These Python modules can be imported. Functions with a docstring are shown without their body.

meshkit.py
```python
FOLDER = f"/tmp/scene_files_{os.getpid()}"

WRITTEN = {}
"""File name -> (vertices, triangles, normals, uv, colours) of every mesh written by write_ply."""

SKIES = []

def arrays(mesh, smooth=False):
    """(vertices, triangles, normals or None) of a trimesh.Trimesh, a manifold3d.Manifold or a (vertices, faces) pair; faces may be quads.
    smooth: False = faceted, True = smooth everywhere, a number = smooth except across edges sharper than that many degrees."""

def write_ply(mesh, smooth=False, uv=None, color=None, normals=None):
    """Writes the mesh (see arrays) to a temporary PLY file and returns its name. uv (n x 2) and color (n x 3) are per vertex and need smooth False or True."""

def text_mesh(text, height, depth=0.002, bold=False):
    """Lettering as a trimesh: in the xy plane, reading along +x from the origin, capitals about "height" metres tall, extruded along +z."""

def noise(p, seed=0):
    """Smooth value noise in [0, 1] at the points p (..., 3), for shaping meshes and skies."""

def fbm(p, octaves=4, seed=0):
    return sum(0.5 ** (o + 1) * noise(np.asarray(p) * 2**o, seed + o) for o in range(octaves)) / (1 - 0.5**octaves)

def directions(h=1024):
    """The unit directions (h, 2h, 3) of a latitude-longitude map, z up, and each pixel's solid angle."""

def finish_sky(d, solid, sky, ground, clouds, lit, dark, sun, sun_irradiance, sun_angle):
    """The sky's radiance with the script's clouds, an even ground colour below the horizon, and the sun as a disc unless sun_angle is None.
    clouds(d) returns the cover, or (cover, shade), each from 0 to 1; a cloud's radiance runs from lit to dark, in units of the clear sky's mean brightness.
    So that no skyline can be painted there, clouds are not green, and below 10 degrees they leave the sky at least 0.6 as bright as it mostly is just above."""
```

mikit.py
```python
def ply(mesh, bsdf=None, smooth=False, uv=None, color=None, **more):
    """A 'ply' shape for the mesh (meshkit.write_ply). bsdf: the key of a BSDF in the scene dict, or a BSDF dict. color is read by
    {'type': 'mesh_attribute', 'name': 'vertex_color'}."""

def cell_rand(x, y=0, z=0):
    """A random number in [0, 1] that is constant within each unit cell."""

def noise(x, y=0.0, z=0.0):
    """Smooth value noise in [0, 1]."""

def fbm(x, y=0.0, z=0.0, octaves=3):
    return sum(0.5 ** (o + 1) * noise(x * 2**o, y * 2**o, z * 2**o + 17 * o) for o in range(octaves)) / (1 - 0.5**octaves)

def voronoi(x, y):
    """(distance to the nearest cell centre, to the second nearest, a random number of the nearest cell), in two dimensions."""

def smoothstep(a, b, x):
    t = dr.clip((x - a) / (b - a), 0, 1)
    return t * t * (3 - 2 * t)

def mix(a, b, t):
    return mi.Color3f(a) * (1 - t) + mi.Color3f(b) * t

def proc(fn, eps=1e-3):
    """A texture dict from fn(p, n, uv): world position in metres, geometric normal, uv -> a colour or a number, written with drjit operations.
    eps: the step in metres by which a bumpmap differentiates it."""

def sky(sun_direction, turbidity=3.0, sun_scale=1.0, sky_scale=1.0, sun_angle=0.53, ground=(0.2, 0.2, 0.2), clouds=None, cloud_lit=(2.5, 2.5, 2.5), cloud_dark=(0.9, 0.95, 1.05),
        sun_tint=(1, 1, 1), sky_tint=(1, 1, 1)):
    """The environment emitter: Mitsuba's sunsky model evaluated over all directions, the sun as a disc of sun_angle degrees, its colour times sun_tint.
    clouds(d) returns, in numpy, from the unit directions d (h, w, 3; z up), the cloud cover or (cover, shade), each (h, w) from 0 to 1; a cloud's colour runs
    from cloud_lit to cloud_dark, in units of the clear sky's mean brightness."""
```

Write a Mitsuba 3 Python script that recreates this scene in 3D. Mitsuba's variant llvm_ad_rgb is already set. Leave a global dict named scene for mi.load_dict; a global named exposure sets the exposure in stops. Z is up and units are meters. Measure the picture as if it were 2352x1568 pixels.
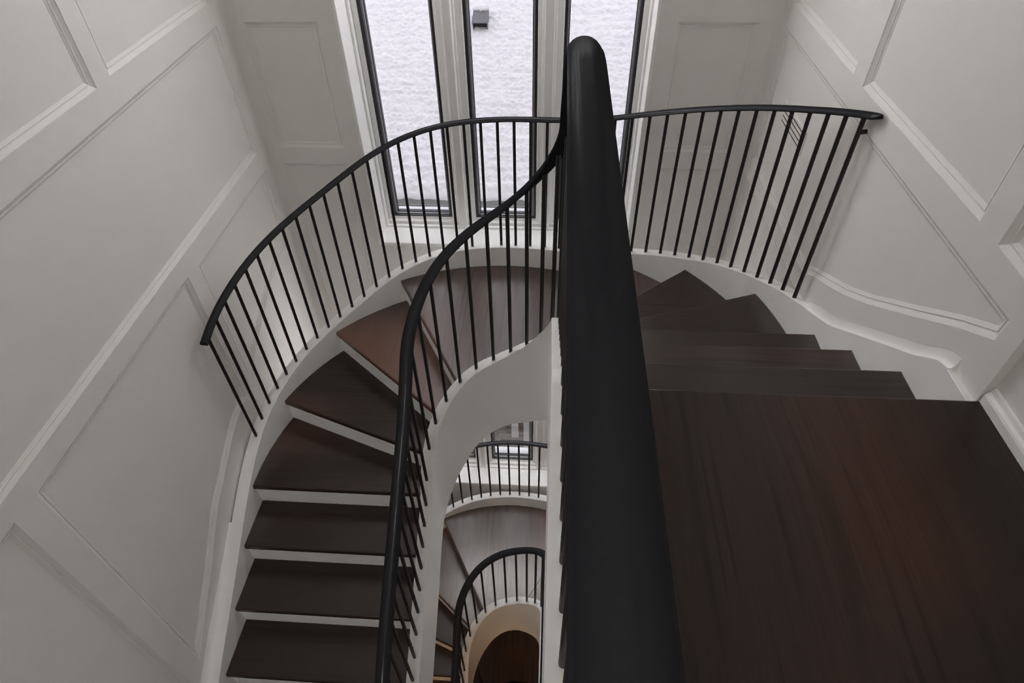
import math
import numpy as np
import trimesh
import drjit as dr
import mitsuba as mi
import manifold3d
from shapely.geometry import Polygon, box as sbox
from shapely import affinity
import mikit
import meshkit
from mikit import ply, proc, noise, fbm, smoothstep, mix

T = mi.ScalarTransform4f
scene, labels = {}, {}

# ------------------------------------------------------------------ camera, sky, light, exposure
CAM = np.array([0.25757, -0.75642, 1.26411])
FWD = np.array([-0.0580207, 0.72082638, -0.69068295])
UPV = np.array([-0.03256414, 0.69011376, 0.72296789])
scene['camera'] = {'type': 'perspective', 'fov': 79.688, 'fov_axis': 'x', 'near_clip': 0.02, 'far_clip': 200.0,
                   'to_world': T().look_at(origin=CAM.tolist(), target=(CAM + FWD).tolist(), up=UPV.tolist())}
# an evenly overcast winter sky
scene['sky'] = mikit.sky((0.3, 0.5, 0.7), turbidity=5.0, sun_scale=0.0, sky_scale=1.0, ground=(0.75, 0.76, 0.80),
                         clouds=lambda d: np.ones(d.shape[:2]) * 1.0, cloud_lit=(4.75, 4.72, 4.98), cloud_dark=(1, 1, 1))
exposure = 1.15
ADDED_LAMP = 4.2          # radiance of the hall ceiling lamps, added to lift the light
ADDED_GLOBE = 3.2         # radiance of the added globes that strengthen the window light

# ------------------------------------------------------------------ measures
XC, YC, R = -0.0198, 1.2011, 1.407       # outer curve of the stair: centre and radius of the curb's inner face
XI, YI = -0.045, 1.20                    # centre of the inner curve (the well)
RI0, RI1, RIB = 0.316, 0.385, 0.350      # well face, tread face and baluster line of the inner stringer
RISE, H, NR = 0.17807, 3.0272, 17
XL, XR, YW = -1.508, 1.405, 2.705          # wall planes
XN, YNEAR = 1.430, 0.396                 # the near wall of the landing stands a little further out
YEND = -0.95                             # near end of the well
YB, CEIL = -3.3, 3.2


# ------------------------------------------------------------------ helpers
def obj(key, mesh, bsdf, smooth=False, **kw):
    """one entry; a taken key gets _001, _002 ..."""
    k, n = key, 0
    while k in scene:
        n += 1
        k = '%s_%03d' % (key, n)
    scene[k] = mesh if isinstance(mesh, dict) else ply(mesh, bsdf, smooth, **kw)
    return k


def name(key):
    k, n = key, 0
    while k in labels or k in scene:
        n += 1
        k = '%s_%03d' % (key, n)
    return k


def tag(key, label, cat=None, group=None, kind=None):
    labels[key] = {'label': label}
    if cat:
        labels[key]['category'] = cat
    if group:
        labels[key]['group'] = group
    if kind:
        labels[key]['kind'] = kind
    return key


def cat(ms):
    return trimesh.util.concatenate([trimesh.Trimesh(m[0], m[1], process=False) if isinstance(m, tuple) else m for m in ms])


def bx(x0, x1, y0, y1, z0, z1, b=0.0):
    """box, its edges chamfered by b"""
    if b <= 0:
        m = trimesh.creation.box((x1 - x0, y1 - y0, z1 - z0))
        m.apply_translation(((x0 + x1) / 2, (y0 + y1) / 2, (z0 + z1) / 2))
        return m
    pts = []
    for sx in (0, 1):
        for sy in (0, 1):
            for sz in (0, 1):
                X, Y, Z = (x0, x1)[sx], (y0, y1)[sy], (z0, z1)[sz]
                ix, iy, iz = (b, -b)[sx], (b, -b)[sy], (b, -b)[sz]
                pts += [(X, Y + iy, Z + iz), (X + ix, Y, Z + iz), (X + ix, Y + iy, Z)]
    return trimesh.convex.convex_hull(np.array(pts))


def quads_grid(P, close_u=False, close_v=False):
    """P (n, m, 3) -> mesh"""
    n, m = P.shape[:2]
    f = []
    idx = np.arange(n * m).reshape(n, m)
    for i in range(n if close_u else n - 1):
        for j in range(m if close_v else m - 1):
            a, b = idx[i, j], idx[(i + 1) % n, j]
            c, d = idx[(i + 1) % n, (j + 1) % m], idx[i, (j + 1) % m]
            f += [(a, b, c), (a, c, d)]
    return P.reshape(-1, 3), np.array(f)


def sweep(paths_sections, cap=True):
    """sections (n, m, 3): closed profiles along a path -> closed solid"""
    P = np.asarray(paths_sections, float)
    v, f = quads_grid(P, close_v=True)
    m = P.shape[1]
    fs = [f]
    if cap:
        for s, rev in ((0, False), (len(P) - 1, True)):
            q = P[s]
            ax = np.linalg.svd(q - q.mean(0))[2]
            tri = manifold3d.triangulate([ccw(np.c_[(q - q.mean(0)) @ ax[0], (q - q.mean(0)) @ ax[1]])[0]])
            order = ccw(np.c_[(q - q.mean(0)) @ ax[0], (q - q.mean(0)) @ ax[1]])[1]
            tri = order[np.asarray(tri)] + s * m
            fs.append(tri[:, ::-1] if rev else tri)
    me = trimesh.Trimesh(v, np.vstack(fs), process=False)
    trimesh.repair.fix_normals(me)
    return me


def ccw(p):
    a = 0.5 * np.sum(p[:, 0] * np.roll(p[:, 1], -1) - np.roll(p[:, 0], -1) * p[:, 1])
    o = np.arange(len(p))
    if a < 0:
        o = o[::-1]
    return np.ascontiguousarray(p[o]), o


def inset(p, d):
    """mitred inward offset of a counter-clockwise polygon, keeping its vertices"""
    a, b, c = np.roll(p, 1, 0), p, np.roll(p, -1, 0)
    u, v = b - a, c - b
    u /= np.maximum(np.linalg.norm(u, axis=1, keepdims=True), 1e-9)
    v /= np.maximum(np.linalg.norm(v, axis=1, keepdims=True), 1e-9)
    n1, n2 = np.c_[-u[:, 1], u[:, 0]], np.c_[-v[:, 1], v[:, 0]]
    s = n1 + n2
    s /= np.maximum((s * n1).sum(1, keepdims=True), 0.2)
    return p + s * d


def loft_slab(poly, levels):
    """poly: plan polygon; levels [(z, inset)] from bottom to top -> closed rounded slab"""
    p, _ = ccw(np.asarray(poly, float))
    rings = [np.c_[inset(p, d), np.full(len(p), z)] for z, d in levels]
    P = np.array(rings)
    v, f = quads_grid(P, close_v=True)
    n = len(p)
    tri = np.asarray(manifold3d.triangulate([np.ascontiguousarray(rings[-1][:, :2])]))
    trib = np.asarray(manifold3d.triangulate([np.ascontiguousarray(rings[0][:, :2])]))
    f = np.vstack([f[:, ::-1], tri + n * (len(rings) - 1), trib[:, ::-1]])
    me = trimesh.Trimesh(v, f, process=False)
    trimesh.repair.fix_normals(me)
    return me


def extr(poly, z0, z1):
    """extruded shapely polygon (with holes)"""
    return cat([trimesh.Trimesh(*mm) if isinstance(mm, tuple) else mm for mm in
                [_ex(g, z0, z1) for g in getattr(poly, 'geoms', [poly])]])


def _ex(g, z0, z1):
    m = trimesh.creation.extrude_polygon(g, z1 - z0, engine='earcut')
    m.apply_translation((0, 0, z0))
    return m


def axes(mesh, M):
    m = mesh.copy()
    m.apply_transform(M)
    return m


def to_yz(x, sgn):
    """plan (u, v, w) -> (x + sgn*w, u, v)"""
    M = np.eye(4)
    M[:3, :3] = [[0, 0, sgn], [1, 0, 0], [0, 1, 0]]
    M[0, 3] = x
    return M


def to_xz(y, sgn):
    """plan (u, v, w) -> (u, y + sgn*w, v)"""
    M = np.eye(4)
    M[:3, :3] = [[1, 0, 0], [0, 0, sgn], [0, 1, 0]]
    M[1, 3] = y
    return M


def fixn(m):
    trimesh.repair.fix_normals(m)
    return m


def pchip(x, y):
    from scipy.interpolate import PchipInterpolator
    return PchipInterpolator(x, y)


# ------------------------------------------------------------------ materials
def wall_tone(p, n, uv):
    t = fbm(p.x * 1.3 + 3.0, p.y * 1.3, p.z * 1.3, octaves=2)
    return mix((0.705, 0.694, 0.674), (0.745, 0.734, 0.714), t)


def orange_peel(p, n, uv):
    return noise(p.x * 260, p.y * 260, p.z * 260)


scene['wall_paint'] = {'type': 'twosided', 'bsdf': {'type': 'principled', 'base_color': proc(wall_tone), 'roughness': 0.55, 'specular': 0.35}}
scene['trim_paint'] = {'type': 'twosided', 'bsdf': {'type': 'principled', 'base_color': {'type': 'rgb', 'value': (0.83, 0.825, 0.815)}, 'roughness': 0.35, 'specular': 0.45}}
scene['ceiling_paint'] = {'type': 'twosided', 'bsdf': {'type': 'diffuse', 'reflectance': {'type': 'rgb', 'value': (0.8, 0.8, 0.79)}}}


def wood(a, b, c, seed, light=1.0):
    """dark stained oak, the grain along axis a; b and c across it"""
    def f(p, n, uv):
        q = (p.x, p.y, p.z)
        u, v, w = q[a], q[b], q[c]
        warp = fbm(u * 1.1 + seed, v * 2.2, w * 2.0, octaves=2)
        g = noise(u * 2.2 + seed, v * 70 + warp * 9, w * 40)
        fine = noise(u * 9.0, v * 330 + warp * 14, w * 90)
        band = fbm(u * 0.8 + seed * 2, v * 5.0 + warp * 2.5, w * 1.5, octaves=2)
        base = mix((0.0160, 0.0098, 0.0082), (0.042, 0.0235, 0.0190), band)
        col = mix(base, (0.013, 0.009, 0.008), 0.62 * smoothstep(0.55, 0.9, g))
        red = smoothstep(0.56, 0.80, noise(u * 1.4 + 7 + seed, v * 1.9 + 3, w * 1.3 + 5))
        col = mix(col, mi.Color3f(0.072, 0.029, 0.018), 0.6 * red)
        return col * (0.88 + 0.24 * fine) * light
    return f


def wood_relief(a, b):
    def f(p, n, uv):
        q = (p.x, p.y, p.z)
        return noise(q[a] * 7, q[b] * 240, 1.5)
    return f


for nm, (a, b, c) in dict(wood_across=(0, 1, 2), wood_along_sheen=(1, 0, 2), wood_landing=(1, 0, 2)).items():
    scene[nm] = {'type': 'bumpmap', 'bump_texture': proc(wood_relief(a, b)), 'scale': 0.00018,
                 'bsdf': {'type': 'principled', 'base_color': proc(wood(a, b, c, 8.5 if nm == 'wood_along_sheen' else 3.0, 1.9 if nm == 'wood_along_sheen' else .9)), 'roughness': 0.28, 'specular': .95 if nm == 'wood_along_sheen' else .45 if nm == 'wood_across' else .3}}  # the lighter wood, for treads by the window, has window sheen in its colour
scene['black_metal'] = {'type': 'principled', 'base_color': {'type': 'rgb', 'value': (0.010, 0.009, 0.009)}, 'roughness': 0.42, 'specular': 0.4}
scene['rail_paint'] = {'type': 'principled', 'base_color': {'type': 'rgb', 'value': (0.0135, 0.0145, 0.0185)}, 'roughness': 0.5, 'specular': 0.001, 'clearcoat': 0.9, 'clearcoat_gloss': 0.95}
scene['frame_black'] = {'type': 'principled', 'base_color': {'type': 'rgb', 'value': (0.016, 0.016, 0.02)}, 'roughness': 0.4, 'specular': 0.45}
scene['frame_grey'] = {'type': 'principled', 'base_color': {'type': 'rgb', 'value': (0.27, 0.27, 0.29)}, 'roughness': 0.4, 'specular': 0.45}
scene['pane_glass'] = {'type': 'thindielectric', 'int_ior': 1.5}


def snow_tone(p, n, uv):
    t = fbm(p.x * 9, p.y * 9, p.z * 9, octaves=3)
    return mix((0.685, 0.675, 0.725), (0.775, 0.765, 0.80), t)


scene['snow_white'] = {'type': 'twosided', 'bsdf': {'type': 'diffuse', 'reflectance': proc(snow_tone)}}
scene['gutter_grey'] = {'type': 'principled', 'base_color': {'type': 'rgb', 'value': (0.17, 0.17, 0.18)}, 'roughness': 0.5}
scene['shingle_grey'] = {'type': 'principled', 'base_color': {'type': 'rgb', 'value': (0.12, 0.12, 0.125)}, 'roughness': 0.9}


def brick(p, n, uv):
    row = dr.floor(p.z / 0.075)
    off = p.x / 0.24 + 0.5 * (row - 2 * dr.floor(row / 2))
    fz, fx = p.z / 0.075 - row, off - dr.floor(off)
    r_ = mikit.cell_rand(dr.floor(off), row, 3)
    col = mix((0.20, 0.17, 0.14), (0.40, 0.36, 0.31), r_)
    mort = dr.maximum(1 - smoothstep(0.06, 0.12, fz), 1 - smoothstep(0.03, 0.05, fx))
    return mix(col, (0.42, 0.40, 0.37), mort)


scene['house_brick'] = {'type': 'diffuse', 'reflectance': proc(brick)}
scene['house_trim'] = {'type': 'principled', 'base_color': {'type': 'rgb', 'value': (0.72, 0.72, 0.72)}, 'roughness': 0.5}
scene['dark_void'] = {'type': 'diffuse', 'reflectance': {'type': 'rgb', 'value': (0.02, 0.02, 0.022)}}
scene['vent_metal'] = {'type': 'principled', 'base_color': {'type': 'rgb', 'value': (0.115, 0.115, 0.135)}, 'roughness': 0.5}

# ------------------------------------------------------------------ walls with recessed panels
PROFILE = [(0.0, 0.0), (0.0, 0.0025), (0.006, 0.0050), (0.013, 0.0090), (0.0185, 0.0125), (0.0190, 0.0100), (0.0225, 0.0100), (0.0228, 0.0125), (0.029, 0.0150), (0.034, 0.0170), (0.0345, 0.0185)]


def panelled(key, plane, sgn, outline, openings, panels, M, back=0.12):
    """a stile-and-rail face (outline minus panels and openings), each panel a recessed board with its moulding.
    M(w) turns (u, v, depth) into world coordinates, depth growing into the wall"""
    face = outline
    for o in openings:
        face = face.difference(o)
    solid = face
    for pts in panels:
        face = face.difference(Polygon(pts))
    obj(key, fixn(axes(extr(face, 0, 0.022), M)), 'wall_paint')
    labels[key] = {'kind': 'structure'}
    bk = obj(key + '__backing', fixn(axes(extr(solid, 0.021, 0.021 + back), M)), 'wall_paint')
    for pts in panels:
        p, _ = ccw(np.asarray(pts, float))
        pk = obj(key + '__panel', fixn(axes(extr(Polygon(p).buffer(0.002, join_style=2), 0.0180, 0.0225), M)), 'wall_paint')
        rings = np.array([np.c_[inset(p, d), np.full(len(p), h)] for d, h in PROFILE])
        v, f = quads_grid(rings, close_v=True)
        m = axes(trimesh.Trimesh(v, f, process=False), M)
        # faces towards the room
        nrm = m.face_normals.sum(0)
        room = -(M[:3, 2])
        if nrm @ room < 0:
            m.invert()
        obj(pk + '__moulding', m, 'wall_paint')


OUT_L = sbox(YB, -10.4, YW + 0.03, CEIL)


def left_panels(dz=0.0, top=True):
    q = []
    if top:
        q += [[(-1.600, 0.317), (1.520, 0.361), (1.520, 2.6), (-1.600, 2.6)],
              [(1.618, 0.371), (2.549, 0.385), (2.549, 2.6), (1.618, 2.6)],
              [(-1.600, -0.513), (2.564, -0.431), (2.564, 0.278), (-1.600, 0.174)]]
    q += [[(0.303, -2.129), (0.689, -1.860), (0.935, -1.665), (1.109, -1.585), (1.221, -1.527), (1.295, -1.496), (1.371, -1.468), (1.529, -1.446),
           (1.525, -0.554), (0.313, -0.575)],
          [(1.634, -1.397), (1.917, -1.259), (2.213, -1.130), (2.583, -1.061), (2.583, -0.548), (1.634, -0.568)],
          [(-1.600, -0.597), (-1.600, -2.948), (-0.602, -2.711), (0.191, -2.192), (0.201, -0.569)]]
    return [[(a, b + dz) for a, b in s] for s in q]


def right_panels(dz=0.0, top=True):
    q = []
    if top:
        q += [[(1.754, 0.347), (2.610, 0.365), (2.610, 2.600), (1.754, 2.600)],
              [(0.734, 0.338), (1.647, 0.342), (1.647, 2.600), (0.734, 2.600)],
              [(0.460, 0.322), (0.633, 0.332), (0.633, 2.600), (0.460, 2.600)]]
    q += [[(0.464, 0.155), (0.593, 0.082), (0.769, -0.033), (1.023, -0.193), (1.173, -0.276), (1.320, -0.344), (1.458, -0.403), (1.511, -0.433), (1.578, -0.459),
           (1.707, -0.466), (2.642, -0.459), (2.647, 0.252), (1.400, 0.236), (0.461, 0.226)],
          [(2.634, -1.155), (2.185, -1.059), (1.800, -0.847), (1.530, -0.626), (1.511, -0.563), (2.634, -0.566)]]
    return [[(a, b + dz) for a, b in s] for s in q]


panelled('wall_left', XL, -1, OUT_L, [], left_panels(), to_yz(XL, -1))
panelled('wall_right', XR, 1, sbox(YNEAR, -10.4, YW + 0.03, CEIL), [], right_panels(), to_yz(XR, 1))

for s in range(4):
    # the near part of the right wall, with one panel by the landing on every floor
    panelled('wall_right_near' if s == 0 else 'wall_right_near_%d' % (s + 1), XN, 1, sbox(YB, -s * H - (.5 if s == 3 else H), YNEAR + .03, CEIL if s == 0 else -(s - 1) * H - H), [],
             [[(-2.6, .135 - s * H), (.352, .140 - s * H), (.352, 2.2 - s * H), (-2.6, 2.2 - s * H)]], to_yz(XN, 1))

# window openings, set in a deep reveal: top storey, then the two below (their sills sit higher over the stair)
WX0, WX1, YR = -.910, .764, 2.900
WIN = [dict(dz=0.0, sill=-1.140, top=1.85), dict(dz=-H, sill=-1.005, top=1.5)]
wp = [[(-1.435, .37), (-1.022, .37), (-1.022, 2.6), (-1.435, 2.6)], [(-1.435, -.460), (-1.022, -.460), (-1.022, .255), (-1.435, .255)],
      [(-1.430, -1.95), (-1.026, -1.95), (-1.026, -.565), (-1.430, -.565)],
      [(.873, .37), (1.290, .37), (1.290, 2.6), (.873, 2.6)], [(.873, -.454), (1.288, -.454), (1.288, .258), (.873, .258)],
      [(.882, -2.6), (1.287, -2.6), (1.287, -.555), (.882, -.555)]]
panelled('wall_back', YW, 1, sbox(XL - 0.1, -10.4, XR + 0.1, CEIL), [sbox(WX0, w['sill'] + w['dz'] - .03, WX1, w['top'] + w['dz']) for w in WIN],
         wp, to_xz(YW, 1), back=0.28)

# the outside of this house: brick facade and roof edge, which keep part of the sky from the snow
fac = sbox(-7, -10.4, 7, 4.5)
for w in WIN:
    fac = fac.difference(sbox(WX0 - .02, w['sill'] + w['dz'] - .08, WX1 + .02, w['top'] + w['dz'] + .02))
scene['wall_back__outside'] = ply(fixn(axes(extr(fac, 0, .10), to_xz(3.012, 1))), 'house_brick')
scene['roof'] = ply(bx(-7.2, 7.2, -6, 3.3, 4.5, 4.7), 'shingle_grey')
labels['roof'] = {'kind': 'structure'}

# near hall behind the camera: end wall, ceiling
obj('wall_front', bx(XL - .1, XN + .1, YB - .12, YB, -10.4, CEIL), 'wall_paint')
labels['wall_front'] = {'kind': 'structure'}
obj('ceiling', bx(XL - .1, XN + .1, YB - .1, YW + .1, CEIL, CEIL + .15), 'ceiling_paint')
labels['ceiling'] = {'kind': 'structure'}

# soft coved corners between the window wall and the side walls
for s, xw in ((1, XL), (-1, XR)):
    rad, secs = 0.05, []
    a = np.linspace(0, np.pi / 2, 7)
    arcp = [(xw + s * (rad - rad * np.cos(t)), YW - rad + rad * np.sin(t)) for t in a]
    prof = [(xw - s * .004, YW + .004), (xw - s * .004, YW - rad)] + arcp + [(xw + s * rad, YW + .004)]
    for z in (-10.3, CEIL):
        secs.append([(px, py, z) for px, py in prof])
    k = obj('trim_1' if s > 0 else 'trim_2', sweep(secs), 'wall_paint', smooth=40)
    labels[k] = {'kind': 'structure'}


# ------------------------------------------------------------------ windows
def cz_(v, i, f=1.0564):
    """the window unit was measured on a nearer plane: carried back along the sight lines to the depth of the reveal"""
    return CAM[i] + (v - CAM[i]) * f


def window(n, w):
    key = 'window_%d' % n
    sill, top = w['dz'] + w['sill'], w['dz'] + w['top']
    X = lambda v: cz_(v, 0)
    # white reveal boards with a small bead round the opening
    fl = [bx(WX0 - .012, WX0 + .001, YW - .001, 3.10, sill - .03, top + .012), bx(WX1 - .001, WX1 + .012, YW - .001, 3.10, sill - .03, top + .012),
          bx(WX0, WX1, YW - .001, 3.10, top - .001, top + .012)]
    for xa in (WX0 - .004, WX1 + .004):
        fl.append(bx(xa - .009, xa + .009, YW - .008, YW + .006, sill - .03, top + .01, .003))
    fl.append(bx(WX0, WX1, YW - .008, YW + .006, top - .006, top + .012, .003))
    fl += [bx(WX0, WX0 + .014, 2.884, 2.93, sill, top, .003), bx(WX1 - .014, WX1, 2.884, 2.93, sill, top, .003)]
    scene[key + '__reveal'] = ply(cat(fl), 'trim_paint')
    al = [bx(WX0 - .022, WX1 + .022, YW - .014, YW + .012, sill - .030, sill, .005), bx(WX0, WX1, YW, 3.10, sill - .03, sill - .0005),
          bx(WX0, WX1, 2.886, 2.912, sill - .002, sill + .012, .003), bx(WX0, WX1, 2.930, 3.06, sill - .002, sill + .024, .003)]
    scene[key + '__sill'] = ply(cat(al), 'trim_paint')
    for a, b, c, d in ((-.351, -.302, -.400, -.256), (.189, .242, .152, .292)):
        a, b, c, d = X(a), X(b), cz_(c, 0, 1.045), cz_(d, 0, 1.045)
        obj(key + '__mullion', cat([bx(a, b, 2.890, 3.10, sill, top, .005), bx(a - .014, b + .014, 2.932, 3.10, sill, top, .004), bx(c, d, 2.950, 3.07, sill, top, .003)]), 'trim_paint')
    for a, b in ((-.838, -.404), (-.266, .162), (.282, .716)):
        a, b, yq = cz_(a, 0, 1.043), cz_(b, 0, 1.043), 2.965
        za, zb = sill, top - .01
        ring = sbox(a - .02, za - .01, b + .02, zb + .01).difference(sbox(a + .012, za + .040, b - .012, zb - .03))
        sk = obj(key + '__sash', fixn(axes(extr(ring, 0, .08), to_xz(yq, 1))), 'trim_paint')
        ring = sbox(a + .011, za + .039, b - .011, zb - .03).difference(sbox(a + .028, za + .048, b - .028, zb - .05))
        obj(sk + '__gasket_frame', fixn(axes(extr(ring, 0, .07), to_xz(yq + .006, 1))), 'frame_black')
        ring = sbox(a + .027, za + .047, b - .027, zb - .05).difference(sbox(a + .039, za + .052, b - .039, zb - .06))
        obj(sk + '__glazing_bead', fixn(axes(extr(ring, 0, .05), to_xz(yq + .026, 1))), 'frame_grey')
        ring = sbox(a + .038, za + .051, b - .038, zb - .06).difference(sbox(a + .043, za + .056, b - .043, zb - .065))
        obj(sk + '__edge_seal', fixn(axes(extr(ring, 0, .03), to_xz(yq + .044, 1))), 'frame_black')
        q = np.array([(a + .034, yq + .062, za + .045), (b - .034, yq + .062, za + .045), (b - .034, yq + .062, zb - .056), (a + .034, yq + .062, zb - .056)])
        obj(sk + '__pane', trimesh.Trimesh(q, [[0, 1, 2], [0, 2, 3]], process=False), 'pane_glass')
    # outside ledge with a strip of snow
    scene[key + '__outside_ledge'] = ply(bx(WX0 - .1, WX1 + .1, 3.05, 3.155, sill - .09, sill + .004), 'house_trim')
    sn = name('ledge_snow')
    obj(sn, snow_strip(WX0 - .09, WX1 + .09, 3.06, 3.15, sill + .004), 'snow_white', smooth=True)
    tag(sn, ['thin strip of snow on the ledge just outside the top window', 'thin strip of snow on the ledge outside the window one floor down',
             'thin strip of snow on the ledge outside the window at the bottom of the well'][n - 1], 'snow')
    labels[key] = {'kind': 'structure'}


def snow_strip(x0, x1, y0, y1, z):
    n, m = 60, 7
    P = np.zeros((n, m, 3))
    for j in range(m):
        v = j / (m - 1)
        P[:, j, 0] = np.linspace(x0, x1, n)
        P[:, j, 1] = y0 + (y1 - y0) * v
        P[:, j, 2] = z + 0.022 * math.sin(math.pi * min(1, max(0, v))) ** 0.5
    P[..., 2] += 0.006 * (meshkit.noise(P * 14.0, 4) - .5)
    P[:, 0, 2] = P[:, -1, 2] = z
    v, f = quads_grid(P)
    m_ = trimesh.Trimesh(v, f, process=False)
    if m_.face_normals[:, 2].sum() < 0:
        m_.invert()
    return m_


for i, w in enumerate(WIN):
    window(i + 1, w)

# ------------------------------------------------------------------ the stair's plan and heights
PI = math.pi


def upt(cx, cy, rad, s, ref):
    """point of the U at radius rad; s: arc length at radius ref from where the curve starts (right), negative on the right straight"""
    if s < 0:
        return np.array([cx + rad, cy + s])
    if s <= PI * ref:
        a = s / ref
        return np.array([cx + rad * math.cos(a), cy + rad * math.sin(a)])
    return np.array([cx - rad, cy - (s - PI * ref)])


D2 = PI / 180
o_k = [(-0.90, -.004), (-0.71, -.004), (-.683, -.004), (-.529, -.101), (-.356, -.213), (-.143, -.353), (-.056, -.410)] + \
      [(a * D2 * R, z) for a, z in ((3.81, -.480), (9.88, -.533), (15.5, -.577), (20.8, -.624), (27.3, -.680), (34.1, -.742), (41.6, -.817), (51.0, -.908),
                                    (58.6, -.977), (66.5, -1.043), (76.0, -1.087), (83.8, -1.097), (93.6, -1.099), (98.4, -1.101), (105.9, -1.112), (112.5, -1.140),
                                    (119.1, -1.182), (126, -1.248), (132, -1.309), (139, -1.364), (146, -1.409), (152, -1.446), (158.9, -1.496), (165.2, -1.548),
                                    (170.8, -1.601), (174.6, -1.650))] + \
      [(PI * R + s, z) for s, z in ((.010, -1.716), (.186, -1.807), (.511, -2.003), (.962, -2.270), (2.029, -2.96))]
OUT_Z = pchip([a for a, _ in o_k], [b for _, b in o_k])
ref = RIB
i_k = [(-2.4, .05), (-.86, .05), (-.803, .05), (-.76, .026), (-.25, -.297), (-.05, -.425)] + \
      [(a * D2 * ref, z) for a, z in ((0, -.462), (14, -.561), (33, -.714), (42, -.792), (50, -.856), (56, -.905), (64, -.950), (72, -1.004), (80, -1.046), (88, -1.086),
                                      (96, -1.116), (104, -1.150), (112, -1.185), (119, -1.222), (128, -1.275), (135.7, -1.322), (144, -1.372), (151.5, -1.426),
                                      (160, -1.485), (168.6, -1.552), (176, -1.605))] + \
      [(PI * ref + s, z) for s, z in ((.04, -1.668), (.124, -1.768), (.24, -1.841), (.504, -2.009), (.888, -2.252), (2.028, -2.977), (2.10, -2.977), (2.4, -2.977))]
IN_Z = pchip([a for a, _ in i_k], [b for _, b in i_k])
b_k = [(-2.4, -.52), (-.85, -.52), (-.60, -.66), (0, -1.155)] + [(a * D2 * ref, z) for a, z in ((20, -1.28), (54, -1.495), (68, -1.556), (82, -1.622), (93, -1.678), (104, -1.746),
      (116, -1.832), (124, -1.906), (136, -2.0), (151.5, -2.117), (164, -2.195))] + \
      [(PI * ref + s, z) for s, z in ((.12, -2.31), (.335, -2.468), (.577, -2.622), (.752, -2.734), (1.9, -3.47), (2.0, -3.53), (2.4, -3.547))]
IN_B = pchip([a for a, _ in b_k], [b for _, b in b_k])


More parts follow.
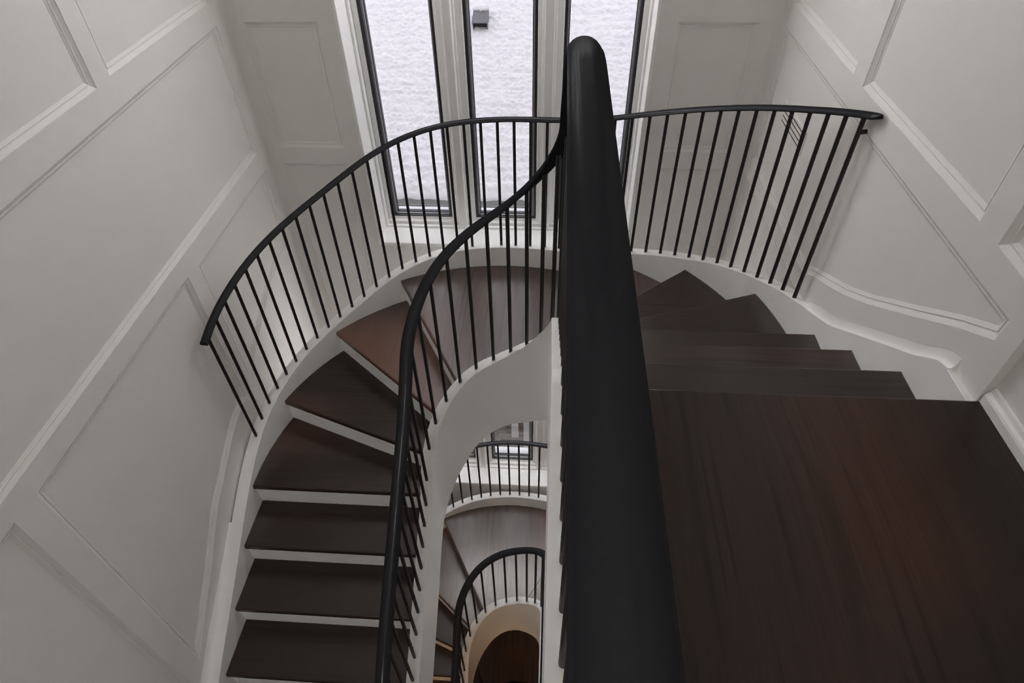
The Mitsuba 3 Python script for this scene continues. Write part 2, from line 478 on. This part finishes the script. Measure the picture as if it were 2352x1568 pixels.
def s_range(ref_, a, b, step_straight=.05, step_arc=2.0 * D2):
    s = []
    if a < 0:
        s += list(np.arange(a, 0, step_straight))
    s += list(np.arange(0, PI * ref_, step_arc * ref_))
    s += list(np.arange(PI * ref_, b, step_straight)) + [b]
    return [x for x in s if a <= x <= b]


# ---- nosing lines: (outer point, inner point) of every tread's front edge
def nosing(k):
    if k <= 3:
        y = (.397, .675, .953, 1.229)[k]
        return np.array([1.387, y]), np.array([XI + RI1, y])
    if 4 <= k <= 9:
        ao, ai = {4: (21.5, 24.0), 5: (41.8, 43.5), 6: (61.6, 63.5), 7: (120.3, 121.0), 8: (141.2, 142.6), 9: (161.9, 166.0)}[k]
        return (np.array([XC + R * math.cos(ao * D2), YC + R * math.sin(ao * D2)]), np.array([XI + RI1 * math.cos(ai * D2), YI + RI1 * math.sin(ai * D2)]))
    y = 1.138 - .281 * (k - 10)
    return np.array([XC - R, y]), np.array([XI - RI1, y])


def half(a, b, keep_left, big=6.0):
    """half plane as a big polygon: left (or right) of the line a -> b"""
    d = (b - a) / np.linalg.norm(b - a)
    n = np.array([-d[1], d[0]]) * (1 if keep_left else -1)
    return Polygon([a - d * big, a + d * big, a + d * big + n * big, a - d * big + n * big])


def u_poly(cx, cy, rad):
    a = np.linspace(0, PI, 91)
    return Polygon([(cx + rad, YB)] + [(cx + rad * math.cos(t), cy + rad * math.sin(t)) for t in a] + [(cx - rad, YB)])


OUTER, INNER = u_poly(XC, YC, R + .005), u_poly(XI, YI, RI1 - .005)
BAND = OUTER.difference(INNER)
TH, OV = .038, .016


def tread_poly(k, back_off=OV + .012):
    """plan of tread k: from its nosing back under the next tread above"""
    o1, i1 = nosing(k)
    o0, i0 = nosing(k - 1)
    front = half(o1, i1, False)       # going down the stair turns counter-clockwise; seen along outer -> inner the treads lie ...
    d0 = (i0 - o0) / np.linalg.norm(i0 - o0)
    n0 = np.array([-d0[1], d0[0]])
    # 'ahead' is the side away from the upper stair
    ahead = -n0 if ((o1 + i1) / 2 - (o0 + i0) / 2) @ n0 < 0 else n0
    a0, b0 = o0 - ahead * back_off, i0 - ahead * back_off
    mid = ((o1 + i1 + o0 + i0) / 4)
    P1 = half(o1, i1, True)
    if not P1.contains(sbox(*(mid - 1e-3), *(mid + 1e-3))):
        P1 = half(o1, i1, False)
    P0 = half(a0, b0, True)
    if not P0.contains(sbox(*(mid - 1e-3), *(mid + 1e-3))):
        P0 = half(a0, b0, False)
    reg = BAND
    if k <= 3:
        reg = BAND.intersection(sbox(0.1, YB, 3, 1.3))
    elif k >= 10:
        reg = BAND.intersection(sbox(-3, YB, -0.1, 1.75))
    else:
        reg = BAND.intersection(sbox(-3, 0.9, 3, 4))
    g = reg.intersection(P1).intersection(P0)
    g = max(getattr(g, 'geoms', [g]), key=lambda q: q.area)
    g = Polygon(g.exterior).simplify(0.0004)
    return np.array(g.exterior.coords)[:-1]


def tread_mesh(k):
    z = -k * RISE
    r_ = .010
    lv = [(z - TH, .006), (z - TH + .006, 0)] + [(z - r_ + r_ * math.sin(t), r_ - r_ * math.cos(t)) for t in np.linspace(0, PI / 2, 5)]
    return loft_slab(tread_poly(k), lv)


def riser_mesh(k):
    """the white board under nosing k, down to tread k+1"""
    o, i = nosing(k)
    d = (i - o) / np.linalg.norm(i - o)
    n = np.array([-d[1], d[0]])
    o1, i1 = nosing(k - 1) if k > 0 else (o - [0, .28], i - [0, .28])
    up = n if ((o1 + i1) - (o + i)) @ n > 0 else -n
    a, b = o + up * OV - d * .035, i + up * OV + d * .020
    q = np.array([a, b, b + up * .018, a + up * .018])
    return loft_slab(q, [(-(k + 1) * RISE - .002, 0), (-k * RISE - TH + .003, 0)])


def stringer(cx, cy, r0, r1_, ref_, ss, ztop, zbot, b=.0025, xmax=None):
    secs = []
    for s in ss:
        r1 = r1_ if xmax is None or s > 1.2 * ref_ else min(r1_, (xmax - cx) / math.cos(max(s, 0) / ref_))
        zt, zb = float(ztop(s)), float(zbot(s))
        prof = [(r0 + b, zb), (r1 - b, zb), (r1, zb + b), (r1, zt - b), (r1 - b, zt), (r0 + b, zt), (r0, zt - b), (r0, zb + b)]
        secs.append([np.r_[upt(cx, cy, rr, s, ref_), zz] for rr, zz in prof])
    return sweep(secs)


SS_O = s_range(R, -.684, PI * R + 2.0)
SS_I = s_range(RIB, YEND - YI, PI * RIB + (YI - YEND), step_arc=3 * D2)
M_OUT = ply(stringer(XC, YC, R, R + .070, R, SS_O, OUT_Z, lambda s: OUT_Z(s) - .36, xmax=XR + .004), 'trim_paint', 35)
M_IN = ply(stringer(XI, YI, RI0, RI1, RIB, SS_I, IN_Z, IN_B), 'trim_paint', 35)


def soffit():
    """plastered underside between the stringers"""
    n = 80
    P = np.zeros((n, 2, 3))
    for i, t in enumerate(np.linspace(0, 1, n)):
        so = -.60 + t * (PI * R + .60 + 2.6)
        si = -.60 + t * (PI * RIB + .60 + 2.6)
        # straight and curved stretches must match between the two sides
        if t < .12:
            so = si = -.60 + t / .12 * .60
        elif t < .66:
            a = (t - .12) / .54 * PI
            so, si = a * R, a * RIB
        else:
            q = (t - .66) / .34 * 1.9
            so, si = PI * R + q, PI * RIB + q
        P[i, 0] = np.r_[upt(XC, YC, R + .02, so, R), OUT_Z(so) - .352]
        P[i, 1] = np.r_[upt(XI, YI, RI1 - .02, si, RIB), IN_B(si) + .02]
    return trimesh.Trimesh(*quads_grid(P), process=False)


M_SOF = ply(soffit(), 'wall_paint', True)
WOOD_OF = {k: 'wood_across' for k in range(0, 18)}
WOOD_OF[7] = 'wood_along_sheen'
WOOD_OF[6] = 'wood_along_sheen'
WOOD_OF[8] = 'wood_along_sheen'
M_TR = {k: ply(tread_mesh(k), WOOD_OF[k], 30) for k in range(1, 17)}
M_RI = {k: ply(riser_mesh(k), 'trim_paint') for k in range(0, 17)}


def moved(d, dz):
    return d if dz == 0 else {**d, 'to_world': T().translate([0, 0, dz])}


STAIR_LABEL = ['white staircase with dark brown treads curving down from the landing past the snowy window',
               'second staircase one floor down, dark winding treads seen through the open stairwell',
               'lowest staircase in deep shadow at the bottom of the stairwell']
for s in range(3):
    st = name('staircase')
    tag(st, STAIR_LABEL[s], 'staircase')
    dz = -s * H
    for k in range(1, 17):
        obj(st + '__tread', moved(M_TR[k], dz), None)
    for k in range(0, 17):
        obj(st + '__riser', moved(M_RI[k], dz), None)
    obj(st + '__outer_stringer', moved(M_OUT, dz), None)
    obj(st + '__inner_stringer', moved(M_IN, dz), None)
    obj(st + '__soffit', moved(M_SOF, dz), None)
    x0 = XL if s == 0 else XI - RI1
    obj(st + '__end_curb', bx(x0, XI + RI1, YEND - .069, YEND + .001, dz - .50, dz + .05, .0025), 'trim_paint')

# ------------------------------------------------------------------ landings
for s in range(4):
    dz = -s * H
    g = sbox(XI + RI1 - .006, YB, XN + .002, .397)
    if s == 0:
        g = g.union(sbox(XL - .002, YB, XI + RI1, YEND - .06))
    elif s < 3:
        g = g.union(sbox(XL - .002, YB, XI - RI1 + .006, -.829)).union(sbox(XL, YB, XI + RI1, YEND - .06))
    else:
        g = sbox(XL - .05, YB, XR + .05, YW + .05)
    pts = np.array(g.exterior.coords)[:-1]
    r_ = .010
    lv = [(dz - TH, 0.0)] + [(dz - r_ + r_ * math.sin(t), r_ - r_ * math.cos(t)) for t in np.linspace(0, PI / 2, 5)]
    key = 'floor' if s == 0 else 'floor_%d' % (s + 1)
    scene[key] = ply(loft_slab(pts, lv), 'wood_landing', 30)
    labels[key] = {'kind': 'structure'}
    if s < 3:
        gi = g.buffer(-.03, join_style=2)
        scene[key + '__underside'] = ply(extr(gi, dz - .42, dz - TH - .001), 'wall_paint')

# level end of the skirting between the last curb and the landing
for s in range(3):
    obj('trim_5' if s == 0 else 'trim_%d' % (5 + s), bx(1.386, XR + .02, .39, .520, -s * H - .40, -s * H - .010, .002), 'trim_paint')
    labels['trim_%d' % (5 + s)] = {'kind': 'structure'}

# baseboard of the near wall at the landing
secs = []
for y in (-3.2, .392):
    secs.append([(XN + .002, y, -.002), (XN - .021, y, -.002), (XN - .021, y, .026), (XN - .018, y, .033), (XN - .010, y, .038), (XN - .007, y, .050), (XN + .002, y, .052)])
scene['baseboard_right'] = ply(sweep(secs), 'trim_paint')
labels['baseboard_right'] = {'kind': 'structure'}

# caulked cove where the straight curbs meet the side walls
def mi_smooth(t):
    return t * t * (3 - 2 * t)


def cove(side, ya, yb):
    secs = []
    for y in np.linspace(ya, yb, 24):
        if side > 0:
            s = y - YC
            xa, xw = XC + R + .004, XR + .003
        else:
            s = PI * R + (YC - y)
            xa, xw = XC - R - .022, XL - .003
        z = float(OUT_Z(s))
        hgt = .085 * float(np.clip((y - yb) / -.12, 0, 1) ** .5 ) + .002 if side > 0 else .004 + .056 * float(mi_smooth(np.clip((yb - y) / .5, 0, 1)))
        pr = [(xa, z - .003), (xw, z - .003)]
        for t in np.linspace(0, PI / 2, 7):
            # concave quarter from the wall down to the curb
            pr.append((xw + (xa - xw) * (1 - math.cos(t)), z - .001 + hgt * (1 - math.sin(t))))
        secs.append([(a, y, b) for a, b in pr])
    return sweep(secs)


for i, (sd, a, b) in enumerate(((1, .517, 1.42), (-1, -.80, .94))):
    k = 'trim_%d' % (3 + i)
    scene[k] = ply(cove(sd, a, b), 'trim_paint', 40)
    labels[k] = {'kind': 'structure'}

# ------------------------------------------------------------------ railings
RH = .85           # curb top to the rail's underside
half_prof = [(.0205, 0), (.0295, .0035), (.0312, .0065), (.0312, .0150), (.0292, .0180), (.0280, .0195), (.0280, .0215), (.0255, .0265), (.0205, .0345), (.0140, .0405),
             (.0070, .0440), (0, .0450)]
RAIL = [(x, z * .66) for x, z in half_prof] + [(-x, z * .66) for x, z in half_prof[-2::-1]]
SLIM = [(x * .74, z * .80) for x, z in RAIL]


def rail_mesh(path, scale_end=None, plumb=(), prof=RAIL):
    """moulded handrail swept along path (n, 3): its underside's centre line; ends named in plumb are cut upright"""
    P = np.asarray(path, float)
    tg = np.gradient(P, axis=0)
    tg /= np.linalg.norm(tg, axis=1, keepdims=True)
    secs = []
    for i, (p, t) in enumerate(zip(P, tg)):
        side = np.cross(t, [0, 0, 1.0])
        side /= np.linalg.norm(side)
        up = np.cross(side, t)
        if i == 0 and 0 in plumb or i == len(P) - 1 and 1 in plumb:
            up = np.array([0, 0, 1.0 / max(up[2], .3)])
        k = 1.0 if scale_end is None else scale_end[i]
        secs.append([p + side * x * k + up * (z * k + (1 - k) * .02) for x, z in prof])
    return sweep(secs)


# outer railing
def RB_(s):
    a = s / R / D2
    return R + .034 - .018 * float(np.clip((48 - a) / 24, 0, 1)) - .002 * float(np.clip((20 - a) / 10, 0, 1))

O_END_R, O_END_L = 9.2 * D2 * R, 174.4 * D2 * R
ang_o = [(172.75 - 3.841 * k) for k in range(43)]
ss = np.r_[np.linspace(O_END_R, O_END_L, 130)]


def out_rail_path():
    zs = OUT_Z(ss) + np.interp(ss / R / D2, [8, 25, 35, 45, 60, 90, 100, 120, 140, 160, 175], [.840, .838, .842, .851, .857, .851, .845, .836, .829, .815, .803])
    # the wooden rail runs smoother than the curb
    ker = np.ones(9) / 9
    zz = np.convolve(np.r_[[zs[0] + (zs[0] - zs[8 - i]) for i in range(8)][-4:], zs, [zs[-1] + (zs[-1] - zs[-2 - i]) for i in range(4)]], ker, 'valid')
    return np.array([np.r_[upt(XC, YC, RB_(s), s, R), z] for s, z in zip(ss, zz)])


orp = out_rail_path()
orz = lambda s: np.interp(s, ss, orp[:, 2])
# pointed, plumb-cut end by the right wall
d0 = (orp[0] - orp[2]) / np.linalg.norm(orp[0] - orp[2])
tipn = np.array([orp[0] + d0 * t for t in (.042, .030, .016)])
M_ORAIL = ply(rail_mesh(np.vstack([tipn, orp]), scale_end=np.r_[[.12, .45, .85], np.ones(len(orp))], plumb=(1,), prof=SLIM), 'rail_paint', 30)

cyl = trimesh.creation.cylinder(radius=.0088, height=1.0, sections=14)
cyl.apply_translation((0, 0, .5))
BAL = ply(cyl, 'black_metal', 40)


def baluster(x, y, z0, z1):
    return {**BAL, 'to_world': T().translate([float(x), float(y), float(z0)]).scale([1, 1, float(z1 - z0)])}


def dots(rail_key, base, top_of):
    for x, y, z in base:
        obj(rail_key + '__baluster', baluster(x, y, z, top_of(x, y, z)), None)


# inner railing: landing, right flight, round the well, left flight, landing below
ts = np.array(s_range(RIB, YEND - YI - .001, PI * RIB + (YI - YEND), step_straight=.03, step_arc=3 * D2))


def in_z_smooth(s):
    w = np.linspace(-.16, .16, 17)
    return np.mean([IN_Z(np.clip(s + q, -2.39, PI * RIB + 2.39)) for q in w], axis=0)


irz = in_z_smooth(ts) + RH
irp = np.array([np.r_[upt(XI, YI, RIB, s, RIB), z] for s, z in zip(ts, irz)])
inr = lambda s: float(np.interp(s, ts, irz))
# the near end of the well: on the top floor the rail runs on to the left wall
YC2 = YEND - .0345


def near_corner(a, b, zf):
    """rounded corner piece from a to b"""
    return [np.array([*(a + (b - a) * t), zf]) for t in np.linspace(0, 1, 4)]


def arc_pts(c, r_, a0, a1, z, n=8):
    return [np.array([c[0] + r_ * math.cos(a), c[1] + r_ * math.sin(a), z]) for a in np.linspace(a0, a1, n)]


zl, zr = .05 + RH, .05 + RH
x_r, x_l = XI + RIB, XI - RIB
rc = .05
top_near = [np.array([XL + .012, YC2, zl])] + [np.array([x, YC2, zl]) for x in np.linspace(XL + .2, x_r - rc - .05, 12)] + arc_pts((x_r - rc, YC2 + rc), rc, -PI / 2, 0, zl)
low_near = [np.array([x_l, YC2 + rc + .02, zl])] + arc_pts((x_l + rc, YC2 + rc), rc, PI, 1.5 * PI, zl) + [np.array([x, YC2, zl]) for x in np.linspace(x_l + rc + .03, x_r - rc - .03, 8)] + \
    arc_pts((x_r - rc, YC2 + rc), rc, -PI / 2, 0, zl)
keep = irp[:, 1] > YC2 + rc + .03
tail = [q for q in irp if True]
path0 = np.array(top_near + [q for q, s in zip(irp, ts) if s > 0 or q[1] > YC2 + rc + .03])
path0 = path0[[True] + list(np.linalg.norm(np.diff(path0, axis=0), axis=1) > .004)]
path1 = np.array(low_near + [q for q, s in zip(irp, ts) if s > 0 or q[1] > YC2 + rc + .03])
path1 = path1[[True] + list(np.linalg.norm(np.diff(path1, axis=0), axis=1) > .004)]
M_IR0 = ply(rail_mesh(path0), 'rail_paint', 30)
M_IR1 = ply(rail_mesh(path1), 'rail_paint', 30)
# balusters on the inner stringer, 98 mm apart
base_in = []
for y in np.arange(.054, YC2 + .06, -.0995):
    base_in.append((y - YI))
base_in = sorted(base_in) + [(.054 + .0995 * k) - YI for k in range(1, 11)]
arc0 = 8.2 * D2 * RIB
base_in += [arc0 + 15.86 * D2 * RIB * k for k in range(0, 12)]
base_in = [q for q in base_in if q < 180 * D2 * RIB + .0]
y0 = 1.161
base_in += [PI * RIB + (YI - (y0 - .0945 * k)) for k in range(0, 22)]
in_pts = [(*upt(XI, YI, RIB, s, RIB), float(IN_Z(s)) - .003, inr(s) + .004) for s in base_in]

INNER_LABEL = ['nearest black handrail with round balusters, around the open well beside the landing',
               'black inner handrail one floor down, curving over the dark treads in the stairwell',
               'black inner handrail in shadow at the very bottom of the stairwell']
OUTER_LABEL = ['black curved railing on the outer white curb in front of the snowy window',
               'black curved outer railing one floor down, in front of the lower window',
               'black curved outer railing on the lowest staircase']
for s in range(3):
    dz = -s * H
    ir = name('inner_railing')
    tag(ir, INNER_LABEL[s], 'railing')
    obj(ir + '__handrail', moved(M_IR0 if s == 0 else M_IR1, dz), None)
    for x, y, za, zb in in_pts:
        obj(ir + '__baluster', baluster(x, y, za + dz, zb + dz), None)
    for x in np.arange(x_r - .09, (XL + .05) if s == 0 else x_l + .05, -.0985):
        obj(ir + '__baluster', baluster(x, YC2, .047 + dz, zl + .004 + dz), None)
    orl = name('outer_railing')
    tag(orl, OUTER_LABEL[s], 'railing')
    obj(orl + '__handrail', moved(M_ORAIL, dz), None)
    for a in ang_o:
        q = a * D2 * R
        x, y = upt(XC, YC, RB_(q), q, R)
        obj(orl + '__baluster', baluster(x, y, float(OUT_Z(q)) - .003 + dz, float(orz(q)) + .004 + dz), None)
    # short rod that ties the last baluster to the right wall
    q = ang_o[-1] * D2 * R
    x, y = upt(XC, YC, RB_(q), q, R)
    zr_ = float(orz(q)) - .055 + dz
    rod = trimesh.creation.cylinder(radius=.0085, segment=[(x, y, zr_), (XR + .003, y + .01, zr_)], sections=12)
    obj(orl + '__wall_bracket', rod, 'black_metal', 40)

# ------------------------------------------------------------------ slotted air vent in the right wall
av = tag(name('air_vent'), 'slim air vent of four dark horizontal slots in the right wall', 'vent')
pl = sbox(2.035, -.132, 2.415, -.022)
slots = [-.1115, -.0870, -.0625, -.0405]
for z in slots:
    pl = pl.difference(sbox(2.055, z - .0040, 2.392, z + .0040))
XP = XR + .0180       # the panel's face
scene[av + '__plate'] = ply(fixn(axes(extr(pl, 0, .006), to_yz(XP - .005, 1))), 'wall_paint')
for z in slots:
    obj(av + '__slot', bx(XP - .0022, XP - .0006, 2.053, 2.394, z - .005, z + .005), 'dark_void')

# ------------------------------------------------------------------ outside: the neighbour's snowy roof and brick wall
RY, RZ, SL = 5.93, -2.78, .466
hs = tag(name('house'), 'neighbouring house with a snow covered roof and brick wall, outside the window', 'house')
xs = np.r_[np.arange(-5.0, -3.3, .05), np.arange(-3.3, 2.2, .0112), np.arange(2.2, 4.0, .05)]
ys = np.r_[np.arange(RY + .025, 9.75, .0118), np.arange(9.75, 12.0, .05)]
X, Yv = np.meshgrid(xs, ys, indexing='ij')
Z = RZ + SL * (Yv - RY)
course = 0.135
rel = (Yv - RY) / course
wob = .9 * (meshkit.fbm(np.stack([X * 1.6, Yv * .5, X * 0], -1), 3, 5) - .5)
ph = rel + wob
ripple = .008 * (np.sin(2 * PI * ph) * .5 + .25 * np.sin(4 * PI * ph + 1))
f3 = lambda a, b, o, sd: meshkit.fbm(np.stack([X * a + Yv * .3 * a, Yv * b, X * 0], -1), o, sd) - .5
lump = .020 * f3(7, 11, 2, 9) + .034 * f3(24, 33, 2, 3) + .012 * f3(60, 70, 1, 8)
edge = np.clip((Yv - RY - .025) / .16, 0, 1)
thick = .004 + .075 * np.sqrt(edge)
Yq = Yv + .05 * (1 - edge) * (meshkit.noise(np.stack([X * 7, X * 0, X * 0], -1), 6) - .3)
Pn = np.stack([X, Yq, Z + thick + (ripple + lump) * edge], -1)
snow = trimesh.Trimesh(*quads_grid(Pn), process=False)
if snow.face_normals[:, 2].sum() < 0:
    snow.invert()
scene[hs + '__roof_snow'] = ply(snow, 'snow_white', True)
labels[hs + '__roof_snow'] = {'label': 'white rippled snow'}
c, sn_ = 1 / math.hypot(1, SL), SL / math.hypot(1, SL)
roofm = bx(-6.6, 6.6, 0, 7.3, -.10, 0)
MR = np.eye(4)
MR[:3, :3] = [[1, 0, 0], [0, c, -sn_], [0, sn_, c]]
MR[:3, 3] = (0, RY - .05, RZ - .02)
scene[hs + '__roof'] = ply(axes(roofm, MR), 'shingle_grey')
gy, gz = RY - .07, -2.771
gut = [bx(-6.6, 6.6, gy - .004, gy + .004, gz - .075, gz), bx(-6.6, 6.6, gy, gy + .10, gz - .08, gz - .07), bx(-6.6, 6.6, gy - .010, gy + .006, gz - .006, gz + .003),
       bx(-6.6, 6.6, gy + .09, gy + .10, gz - .08, gz - .02)]
scene[hs + '__gutter'] = ply(cat(gut), 'gutter_grey')
scene[hs + '__wall'] = ply(bx(-6.5, 6.5, 6.35, 6.7, -12.5, -3.0), 'house_brick')
scene[hs + '__soffit_board'] = ply(bx(-6.6, 6.6, RY - .03, 6.36, RZ - .15, RZ - .13), 'house_trim')
wk = obj(hs + '__window', cat([bx(-.135, -.035, 6.29, 6.36, -9.0, -6.4), bx(.045, .085, 6.30, 6.36, -9.0, -6.4), bx(-.135, .9, 6.29, 6.36, -6.4, -6.3), bx(.8, .9, 6.29, 6.36, -9.0, -6.4),
                               bx(-.18, .95, 6.25, 6.36, -9.06, -8.98)]), 'house_trim')
obj(wk + '__pane', bx(-.04, .82, 6.34, 6.349, -9.0, -6.4), 'frame_grey')
ob = obj(hs + '__wall_box', bx(-.355, -.232, 6.28, 6.36, -7.97, -7.60, .01), 'house_trim')
rv = tag(name('roof_vent'), 'small grey box vent poking out of the snow on the roof outside', 'vent')
MV = np.eye(4)
MV[:3, :3] = MR[:3, :3]
MV[:3, 3] = (-.83, 8.49, RZ + SL * (8.49 - RY) + .03)
vb = axes(cat([bx(-.105, .105, .10, .30, .0, .165, .008), bx(-.105, -.095, .0, .11, .0, .16), bx(.095, .105, .0, .11, .0, .16), bx(-.112, .112, -.02, .12, .152, .17, .006)]), MV)
scene[rv + '__hood'] = ply(vb, 'vent_metal')
scene[rv + '__opening'] = ply(axes(bx(-.094, .094, .04, .102, .02, .152), MV), 'dark_void')
cap = trimesh.creation.icosphere(subdivisions=3, radius=1)
cap.vertices *= (.125, .07, .035)
cap.vertices += .03 * (meshkit.noise(cap.vertices * 40, 2)[:, None] - .5) * [1, 1, 1]
cap.apply_translation((0, .27, .172))
scene[rv + '__snow_cap'] = ply(axes(cap, MV), 'snow_white', True)
scene['ground'] = ply(bx(-40, 40, 2.95, 60, -9.6, -9.3), 'snow_white')
labels['ground'] = {'kind': 'structure'}

# ------------------------------------------------------------------ ceiling lamps, the white ones added for brightness (out of frame, above the landing and the stair)
scene['lamp_white'] = {'type': 'principled', 'base_color': {'type': 'rgb', 'value': (0.8, 0.8, 0.8)}, 'roughness': 0.4}


def lamp(x, y, z, rad, e, label, tint=(1.0, .96, .91)):
    k = tag(name('unseen_ceiling_lamp'), label, 'ceiling lamp')
    base = trimesh.creation.cylinder(radius=rad + .02, height=.05, sections=40)
    base.apply_translation((x, y, z - .024))
    scene[k + '__housing'] = ply(base, 'lamp_white', 40)
    d = trimesh.creation.cylinder(radius=rad, height=.012, sections=40)
    d.apply_translation((x, y, z - .058))
    scene[k + '__diffuser'] = {**ply(d, 'lamp_white'), 'emitter': {'type': 'area', 'radiance': {'type': 'rgb', 'value': [e * t for t in tint]}}}


lamp(-.5, -1.5, CEIL, .34, ADDED_LAMP, 'unseen round ceiling lamp, added for brightness, above the near end of the stairwell')
lamp(0.2, -2.6, CEIL, .34, ADDED_LAMP, 'unseen round ceiling lamp, added for brightness, above the landing by the end wall')
lamp(-.3, -1.9, -.42, .28, 6.0, 'unseen round ceiling lamp, added for brightness, under the upper landing, one floor down')
lamp(-.3, -1.9, -H - .42, .22, 34.0, 'small warm ceiling lamp under the second landing', (1.0, .58, .27))

CH_LABEL = ['added cluster of unseen globe lights, boosting the window light, hung in the deep bay of the top window', 'added cluster of unseen globe lights, boosting the window light, in the window bay one floor down']
for s, (cdz, ctop, gain) in enumerate(((0.0, 1.85, 1.0), (-H, 1.5, .75))):
    ch = tag(name('added_pendants'), CH_LABEL[s], 'added_pendants')  # added light source above the view, standing in for stronger daylight
    scene[ch + '__canopy'] = ply(bx(-.80, .66, 2.79, 2.87, cdz + ctop - .035, cdz + ctop - .002, .006), 'black_metal')
    for gx, gz, gr in ((-.74, 1.02, .12), (-.73, 1.46, .12), (-.52, 1.24, .125), (-.47, 1.60, .11), (-.36, .96, .125), (-.24, 1.42, .125), (-.10, 1.12, .125), (.02, 1.58, .12), (.13, 1.30, .125), (.20, .98, .125), (.36, 1.56, .115), (.42, 1.24, .125), (.58, 1.48, .12), (.60, 1.04, .12)):
        gz += cdz - (.32 if s else 0)
        gl = trimesh.creation.icosphere(subdivisions=3, radius=gr)
        gl.apply_translation((gx, 2.83, gz))
        gk = obj(ch + '__globe', {**ply(gl, 'lamp_white', True), 'emitter': {'type': 'area', 'radiance': {'type': 'rgb', 'value': [ADDED_GLOBE * gain, ADDED_GLOBE * gain * .985, ADDED_GLOBE * gain * .97]}}}, None)
        obj(ch + '__cord', trimesh.creation.cylinder(radius=.003, segment=[(gx, 2.83, gz + gr - .004), (gx, 2.83, cdz + ctop - .03)], sections=8), 'black_metal')
        cp = trimesh.creation.cylinder(radius=.03, height=.05, sections=20)
        cp.apply_translation((gx, 2.83, gz + gr + .01))
        obj(gk + '__cap', cp, 'black_metal', 40)
